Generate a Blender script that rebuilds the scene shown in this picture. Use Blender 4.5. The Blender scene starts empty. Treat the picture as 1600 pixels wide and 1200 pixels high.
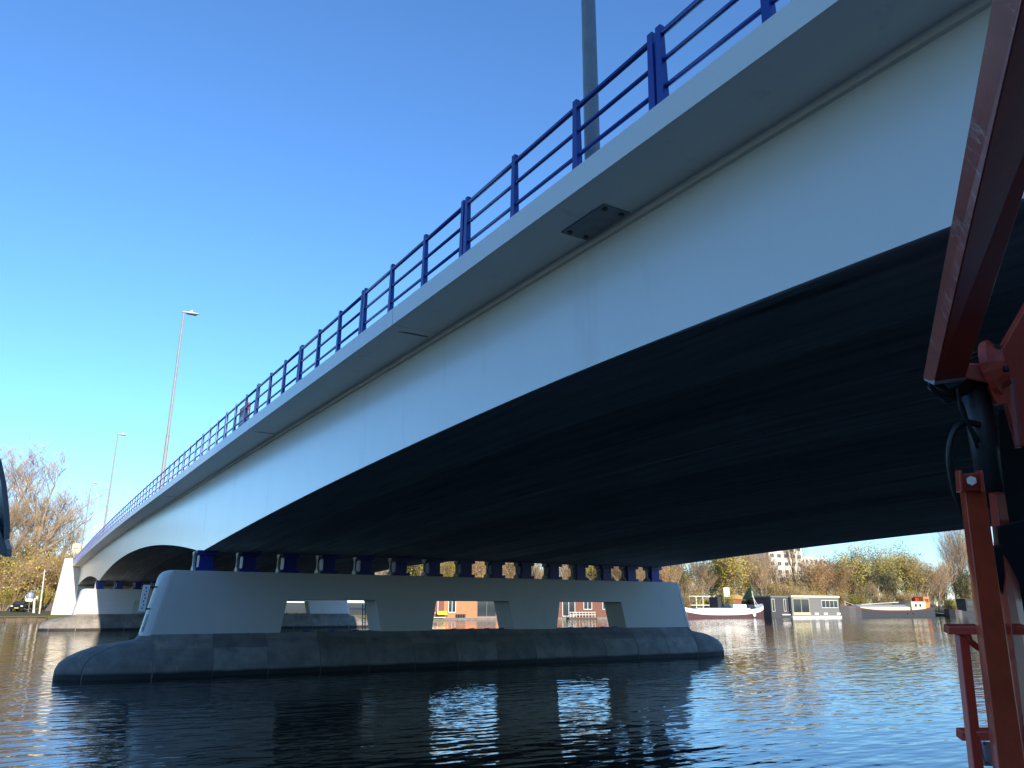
import bpy, math, random
import numpy as np
from mathutils import Vector, Matrix
random.seed(7)
R = math.radians
S = 2.7                                   # metres per calibration unit (camera height over the water)
scene = bpy.context.scene
# ------------------------------------------------------------------ camera
F = 1200.0; PITCH = math.atan(343 / F); HEAD = R(31.15); ROLL = R(0.3)
fw = Vector((math.sin(HEAD) * math.cos(PITCH), math.cos(HEAD) * math.cos(PITCH), math.sin(PITCH)))
rt0 = Vector((math.cos(HEAD), -math.sin(HEAD), 0)); up0 = rt0.cross(fw)
rt = rt0 * math.cos(ROLL) + up0 * math.sin(ROLL); up = up0 * math.cos(ROLL) - rt0 * math.sin(ROLL)
CAM = Vector((0, 0, S))
cd = bpy.data.cameras.new('camera'); cam = bpy.data.objects.new('camera', cd); scene.collection.objects.link(cam)
cd.sensor_width = 36; cd.lens = 36 * F / 1600; cd.clip_start = 0.05; cd.clip_end = 6000
M = Matrix((rt, up, -fw)).transposed().to_4x4(); M.translation = CAM; cam.matrix_world = M
scene.camera = cam
def ray(px, py): return fw * F + rt * (px - 800) + up * (600 - py)
def pt(px, py, d): return CAM + ray(px, py) * (d / F)                 # d = metres along the view axis
def atY(px, py, Y): r = ray(px, py); return CAM + r * (Y / r.y)
# ------------------------------------------------------------------ sky, sun, exposure
SUN_EL, SUN_ROT = R(15.5), R(183.2)
w = bpy.data.worlds.new('World'); scene.world = w; w.use_nodes = True
nt = w.node_tree; bg = nt.nodes['Background']
sky = nt.nodes.new('ShaderNodeTexSky'); sky.sky_type = 'NISHITA'; sky.sun_disc = False
sky.sun_elevation = SUN_EL; sky.sun_rotation = SUN_ROT; sky.air_density = 1.0; sky.dust_density = 0.0; sky.ozone_density = 6.5
nt.links.new(sky.outputs[0], bg.inputs[0]); bg.inputs[1].default_value = 0.15
sd = bpy.data.lights.new('sun', 'SUN'); sun = bpy.data.objects.new('sun', sd); scene.collection.objects.link(sun)
sd.energy = 3.8; sd.angle = R(0.53); sd.color = (1.0, 0.87, 0.70)
tosun = Vector((math.sin(SUN_ROT) * math.cos(SUN_EL), math.cos(SUN_ROT) * math.cos(SUN_EL), math.sin(SUN_EL)))
sun.rotation_euler = tosun.to_track_quat('Z', 'Y').to_euler()
vs = scene.view_settings; vs.view_transform = 'Standard'; vs.look = 'None'; vs.gamma = 1; vs.exposure = 1.05
vs.use_curve_mapping = False
# ------------------------------------------------------------------ helpers
col = scene.collection
def tag(o, label=None, cat=None, group=None, kind=None):
    if label: o['label'] = label
    if cat: o['category'] = cat
    if group: o['group'] = group
    if kind: o['kind'] = kind
    return o
def empty(name, loc=(0, 0, 0), rz=0, parent=None):
    o = bpy.data.objects.new(name, None); col.objects.link(o); o.location = loc; o.rotation_euler = (0, 0, rz)
    o.empty_display_size = 0.2
    if parent: o.parent = parent
    return o
def link(name, mesh, parent=None, loc=None):
    o = bpy.data.objects.new(name, mesh); col.objects.link(o)
    if parent: o.parent = parent
    if loc is not None: o.location = loc
    return o
def copy_tree(o, parent=None):
    c = o.copy(); col.objects.link(c); c.parent = parent
    for ch in list(o.children): copy_tree(ch, c)
    return c
class MB:
    def __init__(s): s.v = []; s.f = []
    def add(s, vs, fs):
        n = len(s.v); s.v += [tuple(v) for v in vs]; s.f += [tuple(i + n for i in f) for f in fs]; return s
    def hexa(s, p):            # 8 corners: bottom 0-3 ccw, top 4-7
        return s.add(p, [(3, 2, 1, 0), (4, 5, 6, 7), (0, 1, 5, 4), (1, 2, 6, 5), (2, 3, 7, 6), (3, 0, 4, 7)])
    def box(s, x0, x1, y0, y1, z0, z1):
        return s.hexa([(x0, y0, z0), (x1, y0, z0), (x1, y1, z0), (x0, y1, z0), (x0, y0, z1), (x1, y0, z1), (x1, y1, z1), (x0, y1, z1)])
    def tube(s, pts, rad, n=8, cap=True):
        pts = [Vector(p) for p in pts]; rad = rad if isinstance(rad, (list, tuple)) else [rad] * len(pts)
        b = len(s.v); last = None
        for i, p in enumerate(pts):
            d = (pts[min(i + 1, len(pts) - 1)] - pts[max(i - 1, 0)]).normalized()
            a = last if last is not None else (Vector((0, 0, 1)) if abs(d.z) < .9 else Vector((1, 0, 0)))
            u = (a - d * a.dot(d)).normalized(); last = u; q = d.cross(u)
            for k in range(n):
                t = 2 * math.pi * k / n; s.v.append(tuple(p + (u * math.cos(t) + q * math.sin(t)) * rad[i]))
        for i in range(len(pts) - 1):
            for k in range(n):
                k2 = (k + 1) % n; s.f.append((b + i * n + k, b + i * n + k2, b + (i + 1) * n + k2, b + (i + 1) * n + k))
        if cap:
            s.f.append(tuple(b + k for k in range(n))[::-1]); e = b + (len(pts) - 1) * n; s.f.append(tuple(e + k for k in range(n)))
        return s
    def prism(s, poly, axis, a0, a1):   # poly of 2D points extruded along axis ('x','y','z')
        def P(u, v, a): return {'x': (a, u, v), 'y': (u, a, v), 'z': (u, v, a)}[axis]
        n = len(poly); vs = [P(u, v, a0) for u, v in poly] + [P(u, v, a1) for u, v in poly]
        fs = [tuple(range(n))[::-1], tuple(range(n, 2 * n))] + [(i, (i + 1) % n, n + (i + 1) % n, n + i) for i in range(n)]
        return s.add(vs, fs)
    def mesh(s, name, mat, smooth=False):
        me = bpy.data.meshes.new(name); me.from_pydata(s.v, [], s.f); me.materials.append(mat)
        import bmesh
        bm = bmesh.new(); bm.from_mesh(me); bmesh.ops.recalc_face_normals(bm, faces=bm.faces); bm.to_mesh(me); bm.free()
        if smooth:
            for p in me.polygons: p.use_smooth = True
        return me
    def build(s, name, mat, parent=None, smooth=False, loc=None): return link(name, s.mesh(name, mat, smooth), parent, loc)
def beam(p0, p1, a, b, mb=None):          # box between two points, half-width vectors a and b
    mb = mb or MB(); p0, p1, a, b = map(Vector, (p0, p1, a, b))
    return mb.hexa([p0 - a - b, p0 + a - b, p0 + a + b, p0 - a + b, p1 - a - b, p1 + a - b, p1 + a + b, p1 - a + b])
# ------------------------------------------------------------------ materials
def mat(name, c, rough=.6, var=.15, scale=2.0, bump=0.0, bscale=30, spec=.5, metal=0, c2=None, stretch=(1, 1, 1), coat=0, dirt=None):
    m = bpy.data.materials.new(name); m.use_nodes = True; t = m.node_tree; N = t.nodes; L = t.links; b = N['Principled BSDF']
    b.inputs['Roughness'].default_value = rough; b.inputs['Metallic'].default_value = metal
    b.inputs['Specular IOR Level'].default_value = spec; b.inputs['Coat Weight'].default_value = coat; b.inputs['Coat Roughness'].default_value = .15
    tc = N.new('ShaderNodeNewGeometry'); mp = N.new('ShaderNodeMapping'); mp.inputs['Scale'].default_value = stretch
    L.new(tc.outputs['Position'], mp.inputs[0])
    no = N.new('ShaderNodeTexNoise'); no.inputs['Scale'].default_value = scale; no.inputs['Detail'].default_value = 7; no.inputs['Roughness'].default_value = .65
    L.new(mp.outputs[0], no.inputs[0])
    rp = N.new('ShaderNodeValToRGB'); rp.color_ramp.elements[0].position = .3; rp.color_ramp.elements[1].position = .72
    lo = tuple(x * (1 - var) for x in c) if c2 is None else c2
    rp.color_ramp.elements[0].color = (*lo, 1); rp.color_ramp.elements[1].color = (*c, 1)
    L.new(no.outputs[0], rp.inputs[0]); out = rp.outputs[0]
    oi = N.new('ShaderNodeObjectInfo'); hv = N.new('ShaderNodeHueSaturation'); mr = N.new('ShaderNodeMapRange')
    mr.inputs[3].default_value = 1 - var * .5; mr.inputs[4].default_value = 1 + var * .5
    L.new(oi.outputs['Random'], mr.inputs[0]); L.new(mr.outputs[0], hv.inputs['Value']); L.new(out, hv.inputs['Color']); out = hv.outputs[0]
    if dirt:                                # (colour, scale, threshold, stretch): patches of wear or stain
        n2 = N.new('ShaderNodeTexNoise'); n2.inputs['Scale'].default_value = dirt[1]; n2.inputs['Detail'].default_value = 8; n2.inputs['Roughness'].default_value = .7
        m2 = N.new('ShaderNodeMapping'); m2.inputs['Scale'].default_value = dirt[3]; L.new(tc.outputs['Position'], m2.inputs[0]); L.new(m2.outputs[0], n2.inputs[0])
        r2 = N.new('ShaderNodeMapRange'); r2.inputs[1].default_value = dirt[2]; r2.inputs[2].default_value = dirt[2] + .14; L.new(n2.outputs[0], r2.inputs[0])
        mx = N.new('ShaderNodeMix'); mx.data_type = 'RGBA'; mx.inputs[7].default_value = (*dirt[0], 1)
        L.new(r2.outputs[0], mx.inputs[0]); L.new(out, mx.inputs[6]); out = mx.outputs[2]
    L.new(out, b.inputs['Base Color'])
    if bump:
        n3 = N.new('ShaderNodeTexNoise'); n3.inputs['Scale'].default_value = bscale; n3.inputs['Detail'].default_value = 5; L.new(mp.outputs[0], n3.inputs[0])
        bp = N.new('ShaderNodeBump'); bp.inputs['Strength'].default_value = 1; bp.inputs['Distance'].default_value = bump
        L.new(n3.outputs[0], bp.inputs['Height']); L.new(bp.outputs[0], b.inputs['Normal'])
    return m
MT = dict(
    paint=mat('bridge_paint', (.84, .80, .73), .27, .05, .5, .0008, 12, spec=.8, coat=.25, dirt=((.73, .69, .61), .9, .58, (1, 1.1, .16))),
    edge=mat('edge_paint', (.84, .80, .73), .35, .05, .8, .0008, 14, dirt=((.62, .585, .52), 1.3, .6, (1, 1.4, .3))),
    moulding=mat('moulding_paint', (.82, .79, .72), .5, .08, 1),
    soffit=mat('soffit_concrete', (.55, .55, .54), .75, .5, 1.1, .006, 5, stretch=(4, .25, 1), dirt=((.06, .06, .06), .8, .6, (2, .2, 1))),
    pier=mat('pier_paint', (.56, .545, .51), .5, .08, .5, .001, 8, dirt=((.44, .425, .385), 1.1, .6, (1.3, 1.3, .18))),
    core=mat('joint_mortar', (.22, .21, .19), .9, .3, 3),
    seam=mat('seam_grout', (.85, .85, .82), .8, .3, 3),
    asphalt=mat('asphalt', (.05, .05, .05), .9, .3, 5),
    blue=mat('blue_rail_paint', (.012, .05, .30), .35, .15, 3, dirt=((.05, .06, .14), 3, .68, (1, 1, 1))),
    bluedark=mat('blue_bearing_paint', (.012, .03, .25), .45, .2, 4),
    bearing=mat('bearing_grey', (.5, .5, .48), .5, .3, 8),
    galv=mat('galvanised_steel', (.27, .28, .29), .5, .25, 4, dirt=((.17, .16, .15), 5, .66, (1, 1, .3))),
    lamp=mat('lamp_head', (.55, .55, .55), .4, .1, 5),
    white=mat('white_paint', (.8, .8, .78), .45, .06, 2),
    offwhite=mat('weathered_white', (.68, .66, .6), .6, .15, 1.2),
    plate=mat('hatch_steel', (.24, .25, .26), .5, .35, 6),
    dark=mat('dark_steel', (.03, .03, .035), .5, .3, 5),
    black=mat('black_rubber', (.012, .012, .013), .45, .3, 8),
    red=mat('lift_red', (.66, .075, .038), .36, .25, 2.5, .0006, 60, coat=.15, dirt=((.42, .2, .17), 9, .66, (1, 1, 1))),
    redworn_skylit=mat('lift_red_worn_skylit', (.42, .10, .08), .4, .3, 5, .001, 50, coat=.2, dirt=((.56, .36, .31), 7, .56, (1.5, 1.5, .05))),  # paler red holds the sky light of the boom's left face, plus worn streaks
    orange=mat('lift_orange', (.68, .075, .026), .33, .35, 6, .001, 40, coat=.4, dirt=((.12, .04, .03), 14, .66, (1, 1, .3))),
    steel=mat('bright_steel', (.5, .5, .5), .3, .2, 10, metal=.8),
    greybox=mat('grey_box', (.42, .43, .44), .5, .15, 8),
    grass=mat('grass', (.10, .13, .03), .9, .5, 1.5, .03, 8, c2=(.05, .075, .02)),
    soil=mat('bank_ground', (.12, .10, .05), .95, .4, .3, .05, 3, c2=(.06, .07, .025)),
    timber=mat('timber', (.13, .10, .07), .85, .4, 3, .004, 12, stretch=(1, 1, .2)),
    stoneq=mat('quay_stone', (.22, .2, .18), .85, .35, 2, .01, 6),
    bark=mat('bark', (.33, .25, .16), .9, .35, 2, .01, 10),
    barkgrey=mat('bark_grey', (.28, .24, .19), .9, .35, 2, .01, 10),
    twig=mat('twig', (.38, .27, .16), .85, .3, 1),
    olive=mat('leaf_olive', (.38, .32, .06), .6, .4, .6, c2=(.23, .21, .045)),
    yellow=mat('leaf_yellow', (.46, .34, .05), .6, .35, .6, c2=(.28, .23, .04)),
    rust=mat('leaf_rust', (.45, .24, .075), .65, .35, .6, c2=(.32, .19, .06)),
    green=mat('leaf_green', (.07, .10, .03), .55, .5, .6, c2=(.035, .06, .02)),
    brick=mat('brown_brick', (.20, .09, .06), .85, .35, 6),
    terracotta=mat('orange_render', (.52, .20, .09), .75, .1, 2),
    glass=mat('window_glass', (.03, .04, .05), .06, .2, 2, spec=.8),
    cream=mat('cream_render', (.72, .66, .52), .7, .08, .4),
    slate=mat('dark_cladding', (.05, .052, .058), .6, .25, 4, stretch=(1, 1, 6)),
    greyclad=mat('grey_cladding', (.17, .175, .17), .65, .2, 4, stretch=(1, 1, 6)),
    maroon=mat('maroon_hull', (.085, .035, .032), .45, .3, 2),
    hull=mat('dark_hull', (.035, .035, .04), .5, .3, 2),
    deckgrey=mat('deck_grey', (.35, .36, .36), .6, .15, 2),
    ivory=mat('ivory_paint', (.70, .62, .38), .5, .1, 2),
    orangecab=mat('orange_cabin', (.6, .22, .04), .5, .1, 2),
    rooftile=mat('roof_tile', (.28, .10, .06), .8, .3, 4),
    carpaint=mat('car_black', (.012, .014, .018), .15, .1, 2, coat=1),
    signblue=mat('sign_blue', (.02, .12, .5), .4, .05, 2),
    signred=mat('sign_red', (.55, .03, .03), .4, .05, 2),
    plateyellow=mat('number_plate', (.7, .5, .03), .4, .05, 2),
    lampred=mat('red_plastic', (.4, .02, .02), .3, .05, 2),
)
def stone_mat():      # dark masonry of the pier foot with an algae-black band at the waterline
    m = mat('pier_stone', (.27, .24, .20), .7, .5, 1.6, .012, 9, c2=(.12, .115, .105), dirt=((.30, .25, .18), 1.1, .58, (1.6, 1.6, .5)))
    t = m.node_tree; N = t.nodes; L = t.links; b = N['Principled BSDF']; src = b.inputs['Base Color'].links[0].from_socket
    g = N.new('ShaderNodeNewGeometry'); sx = N.new('ShaderNodeSeparateXYZ'); L.new(g.outputs['Position'], sx.inputs[0])
    n = N.new('ShaderNodeTexNoise'); n.inputs['Scale'].default_value = 1.2
    ad = N.new('ShaderNodeMath'); ad.operation = 'MULTIPLY_ADD'; ad.inputs[1].default_value = .16; L.new(n.outputs[0], ad.inputs[0]); L.new(sx.outputs[2], ad.inputs[2])
    mr = N.new('ShaderNodeMapRange'); mr.inputs[1].default_value = .24; mr.inputs[2].default_value = .34; L.new(ad.outputs[0], mr.inputs[0])
    mx = N.new('ShaderNodeMix'); mx.data_type = 'RGBA'; mx.inputs[6].default_value = (.012, .013, .012, 1)
    L.new(mr.outputs[0], mx.inputs[0]); L.new(src, mx.inputs[7]); L.new(mx.outputs[2], b.inputs['Base Color']); return m
MT['stone'] = stone_mat()
def water_mat():
    m = bpy.data.materials.new('river_water'); m.use_nodes = True; t = m.node_tree; N = t.nodes; L = t.links; b = N['Principled BSDF']
    b.inputs['Base Color'].default_value = (.012, .016, .013, 1); b.inputs['Roughness'].default_value = .025; b.inputs['IOR'].default_value = 1.33
    g = N.new('ShaderNodeNewGeometry'); prev = None
    for sc, amp, st, rot in ((.4, .030, (1, 2.0, 1), .45), (1.1, .030, (1, 2.2, 1), .2), (3.4, .0042, (1, 1.7, 1), .5)):
        mp = N.new('ShaderNodeMapping'); mp.inputs['Scale'].default_value = st; mp.inputs['Rotation'].default_value = (0, 0, rot)
        L.new(g.outputs['Position'], mp.inputs[0]); n = N.new('ShaderNodeTexNoise'); n.inputs['Scale'].default_value = sc; n.inputs['Detail'].default_value = 1.5
        L.new(mp.outputs[0], n.inputs[0]); a = N.new('ShaderNodeMath'); a.operation = 'MULTIPLY_ADD'; a.inputs[1].default_value = amp
        L.new(n.outputs[0], a.inputs[0])
        if prev: L.new(prev, a.inputs[2])
        else: a.inputs[2].default_value = 0
        prev = a.outputs[0]
    wn = N.new('ShaderNodeTexNoise'); wn.inputs['Scale'].default_value = .045; wn.inputs['Detail'].default_value = 3; L.new(g.outputs['Position'], wn.inputs[0])
    wr = N.new('ShaderNodeMapRange'); wr.inputs[1].default_value = .35; wr.inputs[2].default_value = .65; wr.inputs[3].default_value = .55; wr.inputs[4].default_value = 1.15; L.new(wn.outputs[0], wr.inputs[0])
    bp = N.new('ShaderNodeBump'); bp.inputs['Strength'].default_value = 1; L.new(wr.outputs[0], bp.inputs['Distance'])
    L.new(prev, bp.inputs['Height']); L.new(bp.outputs[0], b.inputs['Normal']); return m
MT['water'] = water_mat()
# ------------------------------------------------------------------ ground and water
YB = 47.0 * S                                # far bank line
o = MB().add([(-2500, -600, 0), (2500, -600, 0), (2500, YB + 1, 0), (-2500, YB + 1, 0)], [(0, 1, 2, 3)]).build('river_water', MT['water']); tag(o, kind='structure')
o = MB().add([(-3000, YB, -.5), (3000, YB, -.5), (3000, YB, .75), (-3000, YB, .75), (3000, YB + 8, 1.3), (-3000, YB + 8, 1.3), (3000, 4500, 2.0), (-3000, 4500, 2.0)],
             [(0, 1, 2, 3), (3, 2, 4, 5), (5, 4, 6, 7)]).build('far_bank', MT['soil']); tag(o, kind='structure')
o = MB().add([(-3000, -22, -.5), (3000, -22, -.5), (3000, -22, 1.2), (-3000, -22, 1.2), (3000, -26, 1.8), (-3000, -26, 1.8), (3000, -3000, 2), (-3000, -3000, 2)],
             [(1, 0, 3, 2), (2, 3, 5, 4), (4, 5, 7, 6)]).build('near_bank', MT['grass']); tag(o, kind='structure')
# ------------------------------------------------------------------ the bridge
def interp(pts, y):
    ys = [p[0] for p in pts]; i = max(0, min(len(pts) - 2, next((k for k in range(len(pts) - 1) if y < ys[k + 1]), len(pts) - 2)))
    def m(k):
        a, b = pts[max(k - 1, 0)], pts[min(k + 1, len(pts) - 1)]; return (b[1] - a[1]) / (b[0] - a[0])
    (x0, y0), (x1, y1) = pts[i], pts[i + 1]; hh = x1 - x0; t = (y - x0) / hh
    return (2*t**3 - 3*t**2 + 1) * y0 + (t**3 - 2*t**2 + t) * hh * m(i) + (-2*t**3 + 3*t**2) * y1 + (t**3 - t**2) * hh * m(i + 1)
DECK = [(-30, 1.30), (-15, 1.56), (0, 1.793), (2, 1.82), (5, 1.86), (10, 1.927), (15, 1.975), (20, 2.02), (25, 2.045), (30, 2.04), (38, 1.99), (48, 1.87), (60, 1.66)]
def zd(y): return interp(DECK, y)
XF, XW, XWR, XFR = 1.76, 2.12, 11.05, 11.41
FH = .115                                    # fascia height
SPANS = [(-6.5, 12.5, 1.085, .70, .725, 1.6), (12.5, 32.9, 1.245, .725, .705, 2.1), (32.9, 47.6, 1.06, .705, .80, 2.0)]
def arch(sp, y):
    a, b, c, e0, e1, p = sp; u = (y - (a + b) / 2) / ((b - a) / 2); e = e0 if u < 0 else e1
    return e + (c - e) * (1 - abs(u) ** p)
def W(x, y, z): return (x * S, y * S, (z + 1) * S)
Y0, Y1 = -6.5, 47.6
def frange(a, b, n): return [a + (b - a) * i / n for i in range(n + 1)]
def sweep(prof, ys, closed=True):            # prof(y) -> list of (x,z); swept along the bridge
    mb = MB(); n = None
    for y in ys:
        p = prof(y); n = len(p); mb.v += [W(x, y, z) for x, z in p]
    for i in range(len(ys) - 1):
        for k in range(n if closed else n - 1):
            k2 = (k + 1) % n; mb.f.append((i * n + k, i * n + k2, (i + 1) * n + k2, (i + 1) * n + k))
    if closed: mb.f.append(tuple(range(n))[::-1]); e = (len(ys) - 1) * n; mb.f.append(tuple(range(e, e + n)))
    return mb
bridge = tag(empty('road_bridge'), 'long white-painted road bridge with shallow arched spans over the river', 'bridge')
sweep(lambda y: [(XF + .13, zd(y) - FH + .008), (XFR - .13, zd(y) - FH + .008), (XFR - .13, zd(y) - .03), (XF + .13, zd(y) - .03)], frange(Y0, 62, 70)).build('deck_slab', MT['asphalt'], bridge)
# edge beam cut into panels with open joints
js = [-6.5, -3.4, .5, 4.42, 8.35, 12.3, 16.2, 20.1, 24, 27.9, 31.8, 35.7, 39.6, 43.6, 47.6]
for xa, xb in ((XF, XF + .12), (XFR - .12, XFR)):
    for a, b in zip(js[:-1], js[1:]):
        g = .004
        sweep(lambda y: [(xa, zd(y) - FH), (xb, zd(y) - FH), (xb, zd(y)), (xa, zd(y))], frange(a + g, b - g, 6)).build('fascia_panel', MT['edge'], bridge)
        s = -1 if xa > 5 else 1; e0 = xb if s > 0 else xa; e1 = XW + .02 if s > 0 else XWR - .02
        lo, hi = min(e0, e1), max(e0, e1)
        sweep(lambda y: [(lo, zd(y) - FH + .003), (hi, zd(y) - FH + .003), (hi, zd(y) - FH + .03), (lo, zd(y) - FH + .03)], frange(a + g, b - g, 6)).build('cantilever_soffit', MT['edge'], bridge)
sweep(lambda y: [(XW - .02, zd(y) - FH - .026), (XW + .01, zd(y) - FH - .03), (XW + .01, zd(y) - FH + .01), (XW - .026, zd(y) - FH + .01)], frange(Y0, Y1, 60)).build('drip_moulding', MT['moulding'], bridge)
for sp in SPANS:
    ys = frange(sp[0] + .003, sp[1] - .003, 56)
    for xa, xb in ((XW, XW + .02), (XWR - .02, XWR)):
        sweep(lambda y: [(xa, arch(sp, y)), (xb, arch(sp, y)), (xb, zd(y) - FH + .005), (xa, zd(y) - FH + .005)], ys).build('girder_web', MT['paint'], bridge)
    n = 14; xs = frange(XW + .012, XWR - .012, n)
    ys2 = frange(sp[0] + .003, sp[1] - .003, 28)
    for i in range(n):
        d = .004 * random.random()
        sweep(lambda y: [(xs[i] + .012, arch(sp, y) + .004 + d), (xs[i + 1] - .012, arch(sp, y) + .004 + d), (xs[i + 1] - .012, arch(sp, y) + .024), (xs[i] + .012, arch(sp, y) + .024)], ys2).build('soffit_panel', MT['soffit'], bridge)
    sweep(lambda y: [(XW + .021, arch(sp, y) + .012), (XWR - .021, arch(sp, y) + .012), (XWR - .021, arch(sp, y) + .1), (XW + .021, arch(sp, y) + .1)], ys2).build('soffit_backing', MT['seam'], bridge)
# inspection hatch and drain slots under the overhang
def under(px, py, z):
    r = ray(px, py); t = (z * S) / r.z; return r * t + CAM
hz = zd(2.7) - FH
q = [under(*p, hz) for p in ((920, 320), (980, 346), (937, 373), (878, 349))]
x0, x1 = XF + .17, XW - .035; yc = sum(p.y for p in q) / 4 / S
hp = MB().hexa([W(x0, yc - .165, hz - .004), W(x1, yc - .165, hz - .004), W(x1, yc + .165, hz - .002), W(x0, yc + .165, hz - .002),
                W(x0, yc - .165, hz + .004), W(x1, yc - .165, hz + .004), W(x1, yc + .165, hz + .006), W(x0, yc + .165, hz + .006)]).build('inspection_hatch', MT['plate'], bridge)
hp['label'] = 'dark grey square steel hatch under the overhang'
for bx in (x0 + .03, x1 - .03):
    for by in (yc - .135, yc + .135):
        MB().tube([W(bx, by, hz - .010), W(bx, by, hz)], .035, 8).build('bolt', MT['dark'], hp)
for y in (4.52, 8.5, 15.4, 23.5, 31):
    z = zd(y) - FH
    MB().box((XF + .09) * S, (XW - .06) * S, (y - .009) * S, (y + .009) * S, (z + 1 - .001) * S, (z + 1 + .01) * S).build('drain_slot', MT['plate'], bridge)
# ------------------------------------------------------------------ piers
YF, TH2 = 12.25, .275                        # front of wall, half thickness
YC = YF + TH2
def make_pier():
    root = empty('bridge_pier', (0, 0, 0))
    mb = MB(); zb, zt = -.46, .44
    def xl(z): return 1.41 + (z + .44) / .88 * .18
    def xr(z): return 11.80 - (z + .44) / .88 * .24
    r = .17
    poly = [(xl(zb) + r, zb)]
    for a, b, c, d in ((3.33, 3.40, 4.84, 4.96), (5.86, 5.93, 7.36, 7.48), (8.40, 8.47, 9.92, 10.04)):
        poly += [(a, zb), (b, .035), (c, .035), (d, zb)]
    poly += [(xr(zb) - r, zb), (xr(zt) - r, zt), (xl(zt) + r, zt)]
    P = [(x * S, (z + 1) * S) for x, z in poly]
    mb.prism(P, 'y', (YC - TH2) * S, (YC + TH2) * S)
    for sgn, fx in ((-1, xl), (1, xr)):
        n = 14; lv = [(zb, 0), (.33, 0), (.385, .012), (.42, .04), (.44, .09)]; base = len(mb.v)
        for z, ins in lv:
            cx = fx(z) - sgn * r
            for k in range(n + 1):
                t = math.pi * (k / n - .5)
                mb.v.append(W(cx + sgn * (r - ins) * abs(math.cos(t)) ** .8, YC + (TH2 - ins * .0) * math.copysign(abs(math.sin(t)) ** .8, math.sin(t)), z))
        for i in range(len(lv) - 1):
            for k in range(n): a = base + i * (n + 1) + k; mb.f.append((a, a + 1, a + n + 2, a + n + 1))
        mb.f.append(tuple(base + (len(lv) - 1) * (n + 1) + k for k in range(n + 1)))
    wall = mb.build('pier_wall', MT['pier'], root)
    wb = wall.modifiers.new('bevel', 'BEVEL'); wb.width = .03; wb.segments = 2; wb.limit_method = 'ANGLE'; wb.angle_limit = R(40)
    # masonry foot: rounded hull-shaped slabs
    LV = [(-.44, 0, 0), (-.475, .015, .02), (-.515, .05, .05), (-.533, .14, .075), (-.56, .36, .115), (-.60, .55, .15), (-.65, .70, .185), (-.72, .85, .23), (-.80, .94, .265), (-.88, .975, .285), (-1.0, .98, .295), (-1.35, .98, .295)]
    xa, xb = 1.41 + r, 11.80 - r
    def lev(t):
        i = min(int(t), len(LV) - 2); f = t - i; return [LV[i][k] + (LV[i + 1][k] - LV[i][k]) * f for k in range(3)]
    def pos(s, t, ins=0):       # s: 0-1 front, 1-2 right nose, 2-3 back, 3-4 left nose
        z, ex, ey = lev(t); hw = TH2 + ey - ins; ra = r + ex - ins; s = s % 4
        if s < 1: return W(xa + (xb - xa) * s, YC - hw, z)
        if s < 2: a = math.pi * (s - 1.5); return W(xb + ra * math.cos(a), YC + hw * math.sin(a), z)
        if s < 3: return W(xb - (xb - xa) * (s - 2), YC + hw, z)
        a = math.pi * (s - 3.5); return W(xa - ra * math.cos(a), YC - hw * math.sin(a), z)
    T1 = len(LV) - 1.0
    def patch(s0, s1, t0, t1, ns, nt_, ins, skirt):
        m = MB(); rows = [(t0 + (t1 - t0) * j / nt_) for j in range(nt_ + 1)]; cs = [s0 + (s1 - s0) * i / ns for i in range(ns + 1)]
        for t in rows:
            for s in cs: m.v.append(pos(s, t, ins))
        for j in range(nt_):
            for i in range(ns): a = j * (ns + 1) + i; m.f.append((a, a + 1, a + ns + 2, a + ns + 1))
        if skirt:
            loop = [i for i in range(ns + 1)] + [j * (ns + 1) + ns for j in range(1, nt_ + 1)] + [nt_ * (ns + 1) + i for i in range(ns - 1, -1, -1)] + [j * (ns + 1) for j in range(nt_ - 1, 0, -1)]
            b = len(m.v)
            for l in loop:
                j, i = divmod(l, ns + 1); m.v.append(pos(cs[i], rows[j], ins + .02))
            for k in range(len(loop)): k2 = (k + 1) % len(loop); m.f.append((loop[k], loop[k2], b + k2, b + k))
        return m
    m = MB()
    for s0, s1, ns in ((0, 1, 20), (1, 2, 16), (2, 3, 20), (3, 4, 16)):
        q = patch(s0, s1, 0, T1, ns, 22, .008, False); m.add(q.v, q.f)
    top = [pos(s / 10, 0, .008) for s in range(0, 40)]; m.add(top, [tuple(range(40))])
    m.build('foot_core', MT['core'], root)
    g = .0016
    cuts = [0] + [i / 13 for i in range(1, 13)] + [1]
    tm = 5.6
    for base in (0, 2):
        for i in range(13):
            a, b = base + cuts[i] + g * .35, base + cuts[i + 1] - g * .35
            patch(a, b, .02, tm - .04, 3, 8, .0015 * random.random(), True).build('stone_slab', MT['stone'], root, smooth=False)
            of = (.5 / 13 if i % 2 else 0) * 0
            patch(a + of, b + of, tm + .04, T1, 3, 7, .0015 * random.random(), True).build('stone_slab', MT['stone'], root)
    for base in (1, 3):
        for a, b in ((0, .26), (.26, .5), (.5, .74), (.74, 1)):
            patch(base + a + .004, base + b - .004, .02, T1, 7, 22, .001 * random.random(), True).build('stone_slab', MT['stone'], root)
    # bearings
    first = None
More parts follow.
